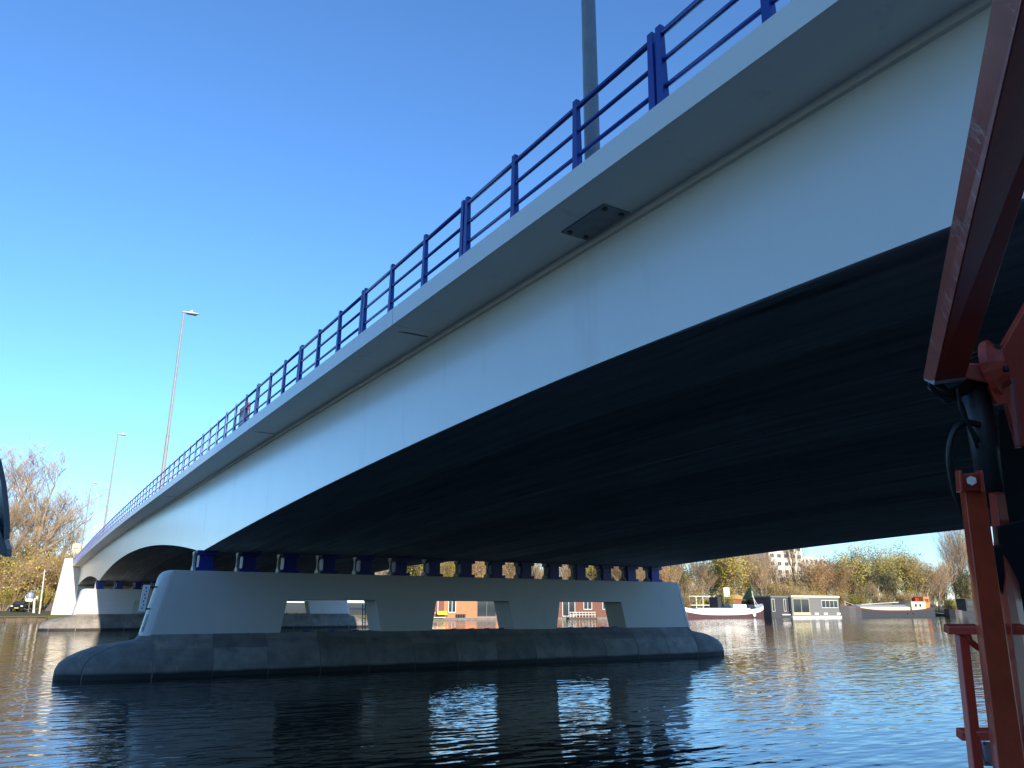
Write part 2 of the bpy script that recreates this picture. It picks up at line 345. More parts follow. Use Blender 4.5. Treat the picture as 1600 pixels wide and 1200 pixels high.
    for k in range(15):
        x = 2.19 + k * (11.0 - 2.19) / 14
        if first is None:
            m = MB(); m.box(-.10 * S, .10 * S, -.10 * S, .10 * S, .05 * S, .235 * S)
            m.box(-.14 * S, .14 * S, -.14 * S, .14 * S, 0, .05 * S); m.box(-.14 * S, .14 * S, -.14 * S, .14 * S, .235 * S, .30 * S)
            first = m.mesh('bearing', MT['bluedark'])
            prof = [(-.09, .002), (.09, .002), (.085, .05), (.028, .075), (.02, .12), (.02, .2), (.045, .235), (.08, .262), (.08, .284), (-.08, .284), (-.08, .262), (-.045, .235), (-.02, .2), (-.02, .12), (-.028, .075), (-.085, .05)]
            rk = MB().prism([(y * S, z * S) for y, z in prof], 'x', -.175 * S, -.142 * S).mesh('rocker_plate', MT['bearing'])
        b = link('bearing', first, root, (x * S, YC * S, 1.442 * S)); link('rocker_plate', rk, b)
    # mooring cleats on the foot below the openings
    for cx in (3.75, 4.15, 4.55, 6.3, 6.65, 6.95, 7.25, 8.75, 9.1, 9.5, 9.8):
        m = MB(); y = (YC - .2) * S; z = (1 - .475) * S; x = cx * S
        m.tube([(x, y, z - .05), (x, y, z + .16)], .03, 6); m.tube([(x - .14, y, z + .12), (x + .14, y, z + .15)], .025, 6)
        m.build('mooring_cleat', MT['bluedark'], root)
    return root
pier = make_pier(); tag(pier, 'grey bridge pier with three trapezoid openings, its gauge board on the rounded end', 'bridge pier')
pier2 = copy_tree(pier); pier2.location = (0, (32.9 - YC) * S, 0)
tag(pier2, 'grey bridge pier standing beside the tall white abutment wall', 'bridge pier')
# small white notice on the nose of the first pier
nx = 1.43
m = MB(); m.hexa([W(nx - .022, YC - .17, -.40), W(nx - .022, YC - .07, -.40), W(nx + .0, YC - .07, -.40), W(nx + .0, YC - .17, -.40),
                  W(nx + .026, YC - .17, -.17), W(nx + .026, YC - .07, -.17), W(nx + .05, YC - .07, -.17), W(nx + .05, YC - .17, -.17)])
np_ = m.build('notice_plate', MT['white'], pier); np_['label'] = 'small white notice plate low on the pier end'
m = MB()
for z in (-.35, -.30, -.25): m.hexa([W(nx - .026 + (z + .4) * .21, YC - .15, z - .008), W(nx - .026 + (z + .4) * .21, YC - .10, z - .008), W(nx - .02 + (z + .4) * .21, YC - .10, z - .008), W(nx - .02 + (z + .4) * .21, YC - .15, z - .008),
                                     W(nx - .026 + (z + .42) * .21, YC - .15, z + .008), W(nx - .026 + (z + .42) * .21, YC - .10, z + .008), W(nx - .02 + (z + .42) * .21, YC - .10, z + .008), W(nx - .02 + (z + .42) * .21, YC - .15, z + .008)])
m.build('printed_lines', MT['lampred'], np_)
# ladder in the first opening
lad = tag(empty('ladder'), 'short blue ladder on the jamb inside a pier opening', 'ladder')
for dy in (-.06, .06): MB().tube([W(4.80, YC + .1 + dy, -.42), W(4.78, YC + .1 + dy, -.02)], .022, 6).build('side_rail', MT['blue'], lad)
for i in range(6): MB().tube([W(4.79, YC + .04, -.38 + .065 * i), W(4.79, YC + .16, -.38 + .065 * i)], .014, 6).build('rung', MT['blue'], lad)
# gauge board on brackets
gb = tag(empty('gauge_board'), 'tall white clearance gauge board held off the pier end by dark brackets', 'gauge board')
gx, gy = 1.395, YC - .16
b = beam(W(gx - .005, gy, -.13), W(gx + .02, gy, .23), (.12, 0, 0), (0, .02, 0)).build('board', MT['white'], gb)
beam(W(gx + .040, gy + .012, -.13), W(gx + .064, gy + .012, .23), (.02, 0, 0), (0, .05, 0)).build('board_frame', MT['dark'], gb)
for i in range(7):
    z = -.10 + i * .046; xx = gx - .008 + (z + .13) * .07
    beam(W(xx - .002 + .012 * (i % 2), gy - .0085, z), W(xx + .004 + .012 * (i % 2), gy - .0085, z + .022), (.022, 0, 0), (0, .002, 0)).build('gauge_mark', MT['lampred'] if i % 3 == 1 else MT['dark'], b)
for z in (-.10, .20): MB().tube([W(gx + .03, gy + .02, z), W(1.41 + (z + .44) / .88 * .18 + .06, gy + .02, z + .002)], .03, 6).build('bracket', MT['dark'], gb)
# ------------------------------------------------------------------ abutments
def abutment(y, sgn, label):
    a = tag(empty('bridge_abutment'), label, 'abutment')
    m = MB(); zt = zd(y) + .30
    pl = [(1.05, -1.3), (12.1, -1.3), (12.0, zd(y) - FH - .03), (XF - .02, zd(y) - FH - .03), (XF - .06, zt), (1.33, zt)]
    m.prism([(x * S, (z + 1) * S) for x, z in pl], 'y', y * S, (y + sgn * 1.2) * S); m.build('abutment_wall', MT['cream'] if sgn > 0 else MT['pier'], a)
    m = MB().box(2.1 * S, 11.1 * S, (y - sgn * .5) * S, (y + sgn * .002) * S, -.5, 1.74 * S); m.build('bearing_shelf', MT['pier'], a)
    m = MB(); ya, yb = sorted(((y + sgn * 1.2), (y + sgn * 14)))
    m.hexa([W(1.25, ya, -.8), W(12, ya, -.8), W(12, yb, -.8), W(1.25, yb, -.8), W(1.5, ya, zd(y) - .05), W(11.7, ya, zd(y) - .05), W(11.7, yb, zd(y + sgn * 12) - .1), W(1.5, yb, zd(y + sgn * 12) - .1)])
    m.build('approach_embankment', MT['stoneq'], a)
    return a
abutment(47.62, 1, 'tall sunlit cream abutment wall at the far end of the bridge')
abutment(-6.52, -1, 'grey abutment wall carrying the bridge on the near bank')
hr = tag(empty('stair_handrail'), 'dark sloping handrail and steps going up beside the cream abutment', 'handrail')
MB().tube([W(.75, 49.5, -.45), W(1.22, 52, .45), W(1.3, 54, 1.0)], .09, 6).build('rail', MT['dark'], hr)
for i in range(5): MB().tube([W(.75 + i * .11, 49.5 + i * .62, -.85), W(.75 + i * .11, 49.5 + i * .62, -.45 + i * .22)], .05, 6).build('post', MT['dark'], hr)
beam(W(.9, 49.4, -.75), W(1.25, 53, .3), (.5, 0, 0), (0, 0, .15)).build('flight', MT['stoneq'], hr)
# ------------------------------------------------------------------ railing
rail = tag(empty('bridge_railing'), 'blue three-rail steel railing along the bridge edge', 'railing')
YR0, DP = 1.872, .529; XR = XF + .022
def post_mesh(double):
    m = MB()
    for dy in ((-.024, .024) if double else (0,)):
        w0, w1, h = .018, .014, .352
        m.hexa([(-.017 * S, (dy - w0) * S, 0), (.014 * S, (dy - w0) * S, 0), (.014 * S, (dy + w0) * S, 0), (-.017 * S, (dy + w0) * S, 0),
                (-.011 * S, (dy - w1) * S, h * S), (.010 * S, (dy - w1) * S, h * S), (.010 * S, (dy + w1) * S, h * S), (-.011 * S, (dy + w1) * S, h * S)])
    if double: m.box(-.004 * S, .012 * S, -.012 * S, .012 * S, .03 * S, .30 * S)
    return m.mesh('railing_post', MT['blue'])
pm = [post_mesh(True), post_mesh(False), post_mesh(False)]
K0, K1 = -9, 89
for k in range(K0, K1):
    y = YR0 + DP * k
    link('railing_post', pm[k % 3], rail, W(XR, y, zd(y)))
for k in range(K0, K1 - 3, 3):
    ya, yb = YR0 + DP * k + .03, YR0 + DP * (k + 3) - .03
    for hh, rr in ((.315, .0125), (.192, .0095), (.072, .0095)):
        MB().tube([W(XR, y, zd(y) + hh) for y in frange(ya, yb, 3)], rr * S, 8).build('rail', MT['blue'], rail, smooth=True)
# ------------------------------------------------------------------ lamp posts
def lamp(y, label, x=1.95, top=5.96, sticker=False):
    zb = zd(min(y, 60)) - .03; base = Vector(W(x, y, zb)); H = (top - zb) * S
    r = tag(empty('street_lamp', base), label, 'street lamp', 'lamp posts along the bridge')
    MB().tube([(0, 0, 0), (0, 0, H * .32), (0, 0, H * .325), (0, 0, H)], [.103, .095, .083, .052], 14).build('pole', MT['galv'], r, smooth=False)
    MB().tube([(0, 0, H * .315), (0, 0, H * .33)], .1, 14).build('pole_collar', MT['galv'], r)
    hd = MB(); n = 10
    prof = [(-.12, .05, .03), (.0, .09, .05), (.2, .13, .07), (.55, .13, .065), (.78, .09, .04), (.86, .04, .02)]
    for px, wy, hz_ in prof:
        for k in range(n): t = 2 * math.pi * k / n; hd.v.append((px, wy * math.cos(t), H + .05 + px * .03 + hz_ * math.sin(t)))
    for i in range(len(prof) - 1):
        for k in range(n): k2 = (k + 1) % n; hd.f.append((i * n + k, i * n + k2, (i + 1) * n + k2, (i + 1) * n + k))
    hd.f += [tuple(range(n)), tuple((len(prof) - 1) * n + k for k in range(n))]
    h = hd.build('lamp_head', MT['lamp'], r, smooth=True)
    MB().box(.15, .7, -.09, .09, H - .03, H - .005).build('lamp_lens', MT['glass'], h)
    MB().tube([(.42, 0, H + .1), (.42, 0, H + .19), (.42, 0, H + .24)], [.07, .07, .03], 8).build('photocell', MT['white'], h)
    if sticker:
        s = MB().tube([(0, 0, H * .395), (0, 0, H * .415)], .0815, 14, cap=False).build('sticker_band', MT['white'], r)
    return r
lamp(2.51, 'grey lamp post whose foot stands behind the railing by the hatch plate', sticker=True)
lamp(16.85, 'tall lamp post standing above the first pier, full head against the sky')
lamp(31.5, 'lamp post standing above the pier next to the cream abutment')
lamp(45.9, 'slim lamp post at the far abutment end of the bridge')
lamp(60, 'distant lamp post on the road beyond the bridge', top=5.4)
lamp(75, 'faint farthest lamp post down the road past the bridge', top=5.0)
# striped barrier board and road sign on the deck
bb = tag(empty('striped_barrier'), 'red and white striped traffic barrier board behind the railing', 'barrier')
yb = 9.02; xb = XR + .03
for i, (c, z0, z1) in enumerate((('signred', .0, .07), ('white', .07, .185), ('signred', .185, .28))):
    MB().hexa([W(xb, yb - .2, zd(yb) + z0), W(xb + .02, yb - .2, zd(yb) + z0), W(xb + .02, yb + .2, zd(yb) + z0), W(xb, yb + .2, zd(yb) + z0),
               W(xb, yb - .2, zd(yb) + z1 - .002), W(xb + .02, yb - .2, zd(yb) + z1 - .002), W(xb + .02, yb + .2, zd(yb) + z1 - .002), W(xb, yb + .2, zd(yb) + z1 - .002)]).build('stripe_board', MT[c], bb)
for d in (-.15, .15): MB().tube([W(xb + .035, yb + d, zd(yb) - .03), W(xb + .035, yb + d, zd(yb) + .29)], .03, 6).build('support', MT['galv'], bb)
sg = tag(empty('road_sign'), 'large cream road sign panel on two posts at the bridge end', 'road sign')
ps = [atY(114, 849, 54 * S), atY(131, 849, 54 * S), atY(131, 864, 54 * S), atY(114, 864, 54 * S)]
x0, x1 = ps[0].x, ps[1].x; z0, z1 = ps[2].z, ps[0].z
p_ = MB().box(x0, x1, 54 * S, 54 * S + .12, z0, z1).build('panel', MT['ivory'], sg)
MB().box(x0 + .15, x1 - .15, 54 * S - .02, 54 * S - .004, (z0 + z1) / 2 - .08, (z0 + z1) / 2 + .08).build('lettering_band', MT['galv'], p_)
for x in (x0 + .2, x1 - .3): MB().tube([(x, 54 * S + .2, 2), (x, 54 * S + .2, z1 + .1)], .09, 6).build('post', MT['galv'], sg)
# ------------------------------------------------------------------ trees
def tree_mesh(seed, h, spread, levels, nb, leaf=0, leafsize=.25, upness=.6, trunk_r=.22, bush=False, ivy=0, low=.3, lf_=(.5, .76)):
    rnd = random.Random(seed); wood = MB(); tw = MB(); tips = []
    def grow(p, d, L, r, lev):
        n = 3; pts = [p]; q = p; dd = d.copy()
        for i in range(n):
            dd = (dd + Vector((rnd.uniform(-1, 1), rnd.uniform(-1, 1), rnd.uniform(-.4, .9) * upness)) * .17).normalized(); q = q + dd * (L / n); pts.append(q)
        e = r * (.55 if lev < levels else .3)
        (wood if lev < 2 else tw).tube(pts, [r + (e - r) * i / n for i in range(n + 1)], 6 if lev == 0 else (4 if lev < 2 else 3), cap=False)
        if lev >= levels - 1:
            tips.extend(pts[1:])
        if lev == levels: return
        k = nb[lev]
        for i in range(k):
            t = rnd.uniform(.25 if lev else low, 1.0) if i else 1.0; f = t * n; j = min(int(f), n - 1); b = pts[j].lerp(pts[j + 1], f - j)
            a = rnd.uniform(0, 2 * math.pi); side = Vector((math.cos(a), math.sin(a), 0))
            nd = (dd * rnd.uniform(.5, 1.0) + side * spread * rnd.uniform(.6, 1.2) + Vector((0, 0, upness * rnd.uniform(.1, .7)))).normalized()
            grow(b, nd, L * rnd.uniform(*lf_), max(e * rnd.uniform(.45, .75), .012), lev + 1)
    if bush:
        for i in range(7):
            a = rnd.uniform(0, 6.28); grow(Vector((math.cos(a) * .3, math.sin(a) * .3, 0)), Vector((math.cos(a) * .5, math.sin(a) * .5, 1)).normalized(), h * .42, trunk_r * .5, 1)
    else: grow(Vector((0, 0, -.2)), Vector((0, 0, 1)), h * .42, trunk_r, 0)
    lf = MB()
    for i in range(leaf):
        p = rnd.choice(tips) + Vector((rnd.gauss(0, 1), rnd.gauss(0, 1), rnd.gauss(0, .8))) * leafsize * 1.8
        a = Vector((rnd.gauss(0, 1), rnd.gauss(0, 1), rnd.gauss(0, 1))).normalized() * leafsize * rnd.uniform(.5, 1.1); b = a.orthogonal().normalized() * leafsize * rnd.uniform(.4, .9)
        if p.z < .3: continue
        lf.add([p - a * .5, p + b * .5, p + a * .6, p - b * .5], [(0, 1, 2, 3)])
    for i in range(ivy):
        z = rnd.uniform(0, h * .5); a = rnd.uniform(0, 6.28); rr = .3 + rnd.random() * .9; p = Vector((math.cos(a) * rr, math.sin(a) * rr, z))
        u = Vector((rnd.gauss(0, 1), rnd.gauss(0, 1), rnd.gauss(0, 1))).normalized() * leafsize; v = u.orthogonal() * .7
        lf.add([p - u * .5, p + v * .5, p + u * .5, p - v * .5], [(0, 1, 2, 3)])
    return wood, tw, lf
KINDS = {}
def kind(name, variants, bark, leafmat, **kw):
    out = []
    for s in range(variants):
        wd, tw, lf = tree_mesh(hash(name) % 1000 if False else sum(map(ord, name)) + s * 31, **kw)
        out.append((wd.mesh('trunk', MT[bark]), tw.mesh('branches', MT['twig']), lf.mesh('crown', MT[leafmat]) if lf.v else None))
    KINDS[name] = out
kind('great', 2, 'bark', 'yellow', h=19, spread=.75, levels=5, nb=[9, 6, 5, 4, 4], upness=.6, trunk_r=.36, low=.2, lf_=(.5, .68))
kind('bare', 3, 'bark', 'yellow', h=18, spread=.6, levels=4, nb=[11, 7, 6, 5], upness=.75, trunk_r=.3, low=.2, lf_=(.48, .7))
kind('fan', 2, 'bark', 'yellow', h=19, spread=.36, levels=4, nb=[9, 7, 5, 5], upness=.9, trunk_r=.32, low=.1, lf_=(.55, .85))
kind('olive', 3, 'bark', 'olive', h=15, spread=.62, levels=3, nb=[15, 8, 6], leaf=3000, leafsize=.32, upness=.6, trunk_r=.22, low=.12, lf_=(.5, .72))
kind('yellow', 2, 'bark', 'yellow', h=13, spread=.62, levels=3, nb=[14, 8, 6], leaf=2800, leafsize=.3, upness=.6, trunk_r=.2, low=.1, lf_=(.5, .72))
kind('rust', 3, 'bark', 'rust', h=13, spread=.62, levels=4, nb=[14, 6, 5, 3], leaf=2700, leafsize=.24, upness=.6, trunk_r=.2, low=.1, lf_=(.5, .72))
kind('green', 2, 'barkgrey', 'green', h=15, spread=.58, levels=3, nb=[14, 8, 6], leaf=3600, leafsize=.34, upness=.6, trunk_r=.25, ivy=700, low=.1, lf_=(.5, .72))
kind('bush', 3, 'bark', 'olive', h=5, spread=.7, levels=3, nb=[6, 7, 6], leaf=2400, leafsize=.24, upness=.7, trunk_r=.12, bush=True)
kind('thicket', 3, 'bark', 'yellow', h=6, spread=.6, levels=4, nb=[6, 7, 6, 5], leaf=900, leafsize=.2, upness=.8, trunk_r=.12, bush=True)
LAB = dict(great=('great spreading leafless tree', 'leafless tree'), bare=('pale brown leafless tree', 'leafless tree'), fan=('tall steep-limbed leafless tree', 'leafless tree'), olive=('olive-yellow leafy tree', 'tree'),
           yellow=('yellow autumn tree', 'tree'), rust=('rust-brown autumn tree', 'tree'), green=('dark green ivy-clad tree', 'tree'), bush=('olive-green bush', 'bush'), thicket=('brown twiggy shrub', 'shrub'))
cnt = {}
def tree(k, x, y, z=1.2, s=1.0, where='', label=None, group=None):
    v = KINDS[k][cnt.get(k, 0) % len(KINDS[k])]; cnt[k] = cnt.get(k, 0) + 1
    r = empty({'great': 'leafless_tree', 'bare': 'leafless_tree', 'fan': 'leafless_tree', 'bush': 'bush', 'thicket': 'shrub'}.get(k, 'autumn_tree' if k != 'green' else 'evergreen_tree'), (x, y, z), random.uniform(0, 6.28))
    r.scale = (s * random.uniform(.9, 1.1), s * random.uniform(.9, 1.1), s)
    link('trunk', v[0], r); link('branches', v[1], r)
    if v[2]: link('crown', v[2], r)
    tag(r, label or LAB[k][0] + ' ' + where, LAB[k][1], group or (LAB[k][0] + ' ' + where)); return r
def WR(px):
    for lim, t in ((850, 'on the far bank above the orange floating home'), (1040, 'on the far bank above the brick floating home'), (1120, 'on the far bank by the white pergola'), (1197, 'on the far bank behind the maroon barge'), (1245, 'on the far bank behind the dark annex'),
                   (1316, 'on the far bank behind the grey houseboat'), (1390, 'on the far bank behind the long barge hatch'), (1462, 'on the far bank behind the orange wheelhouse'), (9999, 'on the far bank past the dark cabin boat')):
        if px < lim: return t
seq = ['bare', 'olive', 'thicket', 'bare', 'yellow', 'rust', 'bare', 'olive', 'fan', 'rust']
# far bank, placed by bearing; px = column of the trunk
FB = [  # px, kind, scale, metres behind bank line
    (590, 'bare', .8, 12), (640, 'yellow', .9, 14), (668, 'olive', .9, 9), (700, 'yellow', .9, 16), (722, 'bare', .9, 20), (745, 'rust', 1, 14), (772, 'bare', 1, 22), (800, 'rust', 1.1, 16), (826, 'olive', 1, 20), (850, 'bare', 1, 14),
    (878, 'rust', 1, 20), (905, 'bare', 1, 16), (930, 'olive', 1, 24), (955, 'rust', 1, 18), (985, 'bare', 1, 15), (1010, 'bare', 1.1, 24), (1035, 'rust', .9, 14),
    (1062, 'bare', 1.0, 18), (1085, 'thicket', 1.2, 8), (1096, 'bare', .85, 12), (1112, 'yellow', 1.1, 20), (1128, 'olive', 1.1, 14), (1142, 'fan', 1.0, 24), (1152, 'yellow', 1.3, 10), (1172, 'olive', 1.0, 18), (1186, 'fan', 1.1, 15),
    (1200, 'bare', 1.0, 9), (1214, 'bare', .8, 20), (1228, 'thicket', 1.3, 9), (1244, 'fan', 1.15, 17), (1262, 'thicket', 1.5, 12), (1280, 'rust', 1.05, 10), (1296, 'rust', 1.15, 15), (1312, 'rust', 1.05, 10), (1330, 'green', 1.15, 22), (1345, 'olive', 1.3, 20),
    (1358, 'thicket', 1.4, 9), (1372, 'olive', 1.35, 16), (1386, 'green', .8, 9), (1394, 'yellow', 1.4, 22), (1406, 'olive', 1.15, 12), (1420, 'olive', 1.45, 24), (1436, 'yellow', 1.4, 14), (1452, 'rust', 1.25, 18), (1468, 'bare', 1.0, 10), (1480, 'rust', 1.1, 16),
    (1496, 'fan', 1.35, 26), (1506, 'fan', 1.3, 20), (1512, 'green', .9, 10), (1530, 'bare', 1.2, 18), (1548, 'fan', 1.3, 22), (1570, 'olive', 1.1, 16), (1600, 'rust', 1.2, 20)]
for px, k, s, d in FB:
    Y = YB + d; p = atY(px, 960, Y); tree(k, p.x, Y, 1.15, s * 1.12, WR(px))
for px in range(612, 1620, 17):                      # second row of wood behind
    Y = YB + random.uniform(30, 60); p = atY(px + random.uniform(-6, 6), 960, Y); k = random.choice(['bare', 'rust', 'thicket', 'bare', 'yellow', 'olive'])
    tree(k, p.x, Y, 1.3, random.uniform(1.0, 1.25) * (1.6 if k == 'thicket' else 1), 'farther back ' + WR(px).replace('on the far bank ', ''))
for px in range(630, 1560, 13):
    Y = YB + random.uniform(2.5, 6); p = atY(px + random.uniform(-8, 8), 960, Y); k = random.choice(['bush', 'thicket', 'bush'])
    tree(k, p.x, Y, .9, random.uniform(.7, 1.2), 'low at the water edge ' + WR(px).replace('on the far bank ', ''))
# left bank
WL = 'on the grassy bank left of the abutment'
for px, k, s, d, lab in ((24, 'great', 1.68, 18, None), (72, 'great', 1.2, 26, None), (-25, 'great', 1.65, 22, None), (-60, 'bare', 1.3, 12, None)):
    Y = YB + d; p = atY(px, 960, Y); tree(k, p.x, Y, 1.2, s, WL)
for px, k, s, d in ((0, 'yellow', .95, 16), (26, 'yellow', .9, 19), (48, 'thicket', 1.9, 18), (70, 'thicket', 1.9, 15), (88, 'thicket', 1.7, 22), (84, 'yellow', .75, 27), (-30, 'olive', .8, 12), (60, 'yellow', .8, 24), (12, 'thicket', 1.5, 12)):
    Y = YB + d; p = atY(px, 960, Y); tree(k, p.x, Y, 1.2, s, WL)
for px, s, d in ((68, .8, 12), (80, .7, 13), (4, .9, 11), (20, .8, 14), (55, .8, 15)):
    Y = YB + d; p = atY(px, 960, Y); tree('bush', p.x, Y, 1.2, s, WL)
# near bank behind the camera: unseen trees added to shade the work barge
for x, y, k, s in ((4.0, -28, 'bare', 1.3), (4.5, -31, 'olive', 1.3), (8.5, -30, 'green', 1.1), (-3, -32, 'olive', 1.2), (13, -33, 'olive', 1.2), (6.5, -37, 'green', 1.3)):
    tree(k, x, y, 1.6, s, 'added unseen on the near bank to shade the work barge')
def shade_block(xa, xb, label):  # unseen block added behind the camera to shade the lift and near pier
    r = tag(empty('apartment_block', (xa, -36, 1.9)), label, 'building'); L = xb - xa
    MB().box(0, L, -12, 0, 0, 23).build('wall', MT['brick'], r); MB().box(-.2, L + .2, -12.2, .2, 23, 23.5).build('roof_edge', MT['offwhite'], r)
    for i in range(7):
        for j in range(int(L / 3.5)): window(r, .9 + 3.5 * j, 2.7 + 3.5 * j, 1 + 3.1 * i, 2.6 + 3.1 * i, .03)
SHADEB = shade_block
# ------------------------------------------------------------------ left bank furniture
gp = MB(); xa, xb = -60, 2.6
gp.add([(xa, YB - .5, .55), (xb, YB - .5, .55), (xb, YB + 14, 1.42), (xa, YB + 14, 1.42)], [(0, 1, 2, 3)])
tag(gp.build('grass_bank', MT['grass']), kind='structure')
sp_ = tag(empty('timber_revetment'), 'low dark timber planking along the edge of the grass bank', 'revetment')
for i in range(26):
    x = xb - 1.2 * (i + 1); MB().box(x + .02, x + 1.18, YB - .72, YB - .58, -.4, .5 + random.uniform(-.03, .03)).build('plank', MT['timber'], sp_)
for i in range(14): x = xb - .1 - 2.4 * i; MB().tube([(x, YB - .85, -.5), (x, YB - .85, .7)], .11, 8).build('pile', MT['timber'], sp_)
def car(px, Y):
    p = atY(px, 950, Y); r = tag(empty('parked_car', (p.x, Y, 1.27), R(8)), 'black car parked on the grass bank under the yellow trees', 'car')
    prof = [(-2.1, .35), (-2.15, .75), (-1.95, .92), (-1.2, .98), (-.75, 1.38), (.75, 1.43), (1.45, 1.02), (2.05, .88), (2.15, .6), (2.1, .33)]
    n = len(prof); m = MB()
    for yy, sx in ((-.85, 1), (-.72, 1), (.72, 1), (.85, 1)):
        for x, z in prof: m.v.append((x, yy * (1 if z < 1.0 else .82), z - (.02 if abs(yy) > .8 else 0)))
    for i in range(3):
        for k in range(n): k2 = (k + 1) % n; m.f.append((i * n + k, i * n + k2, (i + 1) * n + k2, (i + 1) * n + k))
    m.f += [tuple(range(n)), tuple(range(3 * n, 4 * n))]; m.build('body', MT['carpaint'], r)
    for s in (-1, 1):
        MB().prism([(-.95, 1.02), (-.66, 1.32), (.7, 1.37), (1.2, 1.04)], 'y', s * .8 - .01, s * .8 + .01).build('side_window', MT['glass'], r)
        for x in (-1.35, 1.3):
            t = MB().tube([(x, s * .72, .32), (x, s * .9, .32)], .32, 16).build('wheel', MT['black'], r); MB().tube([(x, s * .9, .32), (x, s * .915, .32)], .19, 12).build('rim', MT['steel'], t)
    for s in (-1, 1): MB().box(-2.17, -2.06, s * .62 - .15, s * .62 + .15, .68, .8).build('headlight', MT['white'], r)
    MB().box(-2.175, -2.13, -.26, .26, .42, .54).build('number_plate', MT['plateyellow'], r)
    MB().hexa([(-1.22, -.6, .99), (-1.2, .6, .99), (-1.18, .6, .99), (-1.18, -.6, .99), (-.8, -.55, 1.36), (-.8, .55, 1.36), (-.78, .55, 1.36), (-.78, -.55, 1.36)]).build('windscreen', MT['glass'], r)
    r.rotation_euler = (0, 0, R(75)); return r
car(33, YB + 7.5)
def pole_at(name, px, y0, y1, px1, Y, rad, label, cat, m='galv'):
    a, b = atY(px, y0, Y), atY(px1, y1, Y); r = tag(empty(name, (a.x, Y, 0)), label, cat)
    MB().tube([(0, 0, 1.0), (b.x - a.x, 0, b.z)], [rad, rad * .7], 8).build('pole', MT[m], r); return r, b.z
r, z = pole_at('leaning_pole', 62, 955, 890, 70, YB + 3, .1, 'pale slightly leaning wooden pole at the grass bank edge', 'pole', 'offwhite')
r, z = pole_at('traffic_sign', 45, 955, 925, 47, YB + 6, .05, 'blue round traffic sign with white plate beneath on a post', 'traffic sign')
p = atY(47, 930, YB + 6); q = atY(45, 955, YB + 6)
MB().tube([(p.x - q.x, -.10, p.z), (p.x - q.x, -.05, p.z)], .42, 20).build('sign_disc', MT['signblue'], r)
MB().box(p.x - q.x - .09, p.x - q.x + .09, -.125, -.105, p.z - .25, p.z + .25).build('symbol', MT['white'], r)
MB().box(p.x - q.x - .38, p.x - q.x + .38, -.10, -.05, p.z - .85, p.z - .48).build('sub_plate', MT['white'], r)
r, z = pole_at('marker_post', 53, 955, 935, 54, YB + 5, .16, 'short white marker post beside the blue traffic sign', 'post', 'white')
MB().tube([(.1, 0, z - .1), (.1, 0, z + .35)], [.2, .12], 8).build('post_cap', MT['offwhite'], r)
r, z = pole_at('path_lamp', 30, 955, 905, 31, YB + 12, .06, 'thin grey path lamp behind the black parked car', 'lamp')
MB().box(-.1, .6, -.1, .1, z - .03, z + .05).build('lamp_head', MT['lamp'], r)
# ------------------------------------------------------------------ boats and floating homes on the far bank
def window(parent, x0, x1, z0, z1, y, frame='white', bars=1, name='window'):
    f = MB(); t = .09
    for a, b, c, d in ((x0, x1, z0, z0 + t), (x0, x1, z1 - t, z1), (x0, x0 + t, z0 + t, z1 - t), (x1 - t, x1, z0 + t, z1 - t)): f.box(a, b, y - .07, y + .03, c, d)
    for i in range(1, bars + 1): xm = x0 + (x1 - x0) * i / (bars + 1); f.box(xm - .04, xm + .04, y - .06, y + .03, z0 + t, z1 - t)
    w_ = f.build(name, MT[frame], parent); MB().box(x0 + t * .5, x1 - t * .5, y - .02, y + .02, z0 + t * .5, z1 - t * .5).build('pane', MT['glass'], w_); return w_
def span(pxa, pxb, Y): return atY(pxa, 955, Y).x, atY(pxb, 955, Y).x
def home(name, pxa, pxb, Y, h, wallmat, label, depth=6, z0=.35, base='stoneq'):
    a, b = span(pxa, pxb, Y); r = tag(empty(name, (a, Y, 0)), label, 'houseboat'); L = b - a
    MB().box(-.3, L + .3, -.5, depth + .3, -.4, z0).build('floating_base', MT[base], r)
    MB().box(0, L, 0, depth, z0, h).build('wall', MT[wallmat], r)
    MB().box(-.15, L + .15, -.2, depth + .15, h, h + .22).build('roof', MT['offwhite'], r); return r, L
YH = YB - 7
r, L = home('floating_home', 664, 792, YH, 3.9, 'terracotta', 'orange floating home with tall glazed doors seen through the middle pier opening')
window(r, L * .03, L * .15, 1.1, 3.2, 0, 'white'); window(r, L * .27, L * .36, 1.2, 3.3, 0, 'white'); window(r, L * .62, L * .86, .5, 3.4, 0, 'greyclad', 1, 'glazed_door')
MB().box(L * .02, L * .2, -1.2, -.5, .36, .5).build('terrace', MT['offwhite'], r)
MB().box(0, L * .22, -.06, -.004, .4, 3.85).build('brick_panel', MT['brick'], r)
for i in range(4): MB().tube([(L * (.37 + .03 * i), -.3, .36), (L * (.37 + .03 * i), -.3, .95)], [.16, .2], 8).build('planter', MT['slate'], r)
ch = tag(empty('garden_bench', (atY(688, 955, YH).x, YH - .85, .5)), 'yellow bench on the terrace of the orange floating home', 'bench')
MB().box(-.9, .9, -.25, .25, .35, .45).build('seat', MT['plateyellow'], ch); MB().box(-.9, .9, .2, .27, .45, .95).build('backrest', MT['plateyellow'], ch)
for sx in (-.8, .8):
    for sy in (-.2, .2): MB().box(sx - .04, sx + .04, sy - .04, sy + .04, 0, .35).build('leg', MT['dark'], ch)
r, L = home('floating_home', 866, 985, YH, 4.1, 'brick', 'brown brick floating home with white windows seen through the right pier opening')
window(r, L * .10, L * .26, .5, 3.5, 0, 'white', 1, 'glazed_door'); window(r, L * .37, L * .48, 1.7, 3.5, 0); window(r, L * .62, L * .74, 1.7, 3.5, 0); window(r, L * .82, L * .93, 1.7, 3.5, 0)
fc = tag(empty('terrace_fence', (atY(884, 955, YH).x, YH - 1.3, .3)), 'pale wooden fence round the terrace of the brick floating home', 'fence')
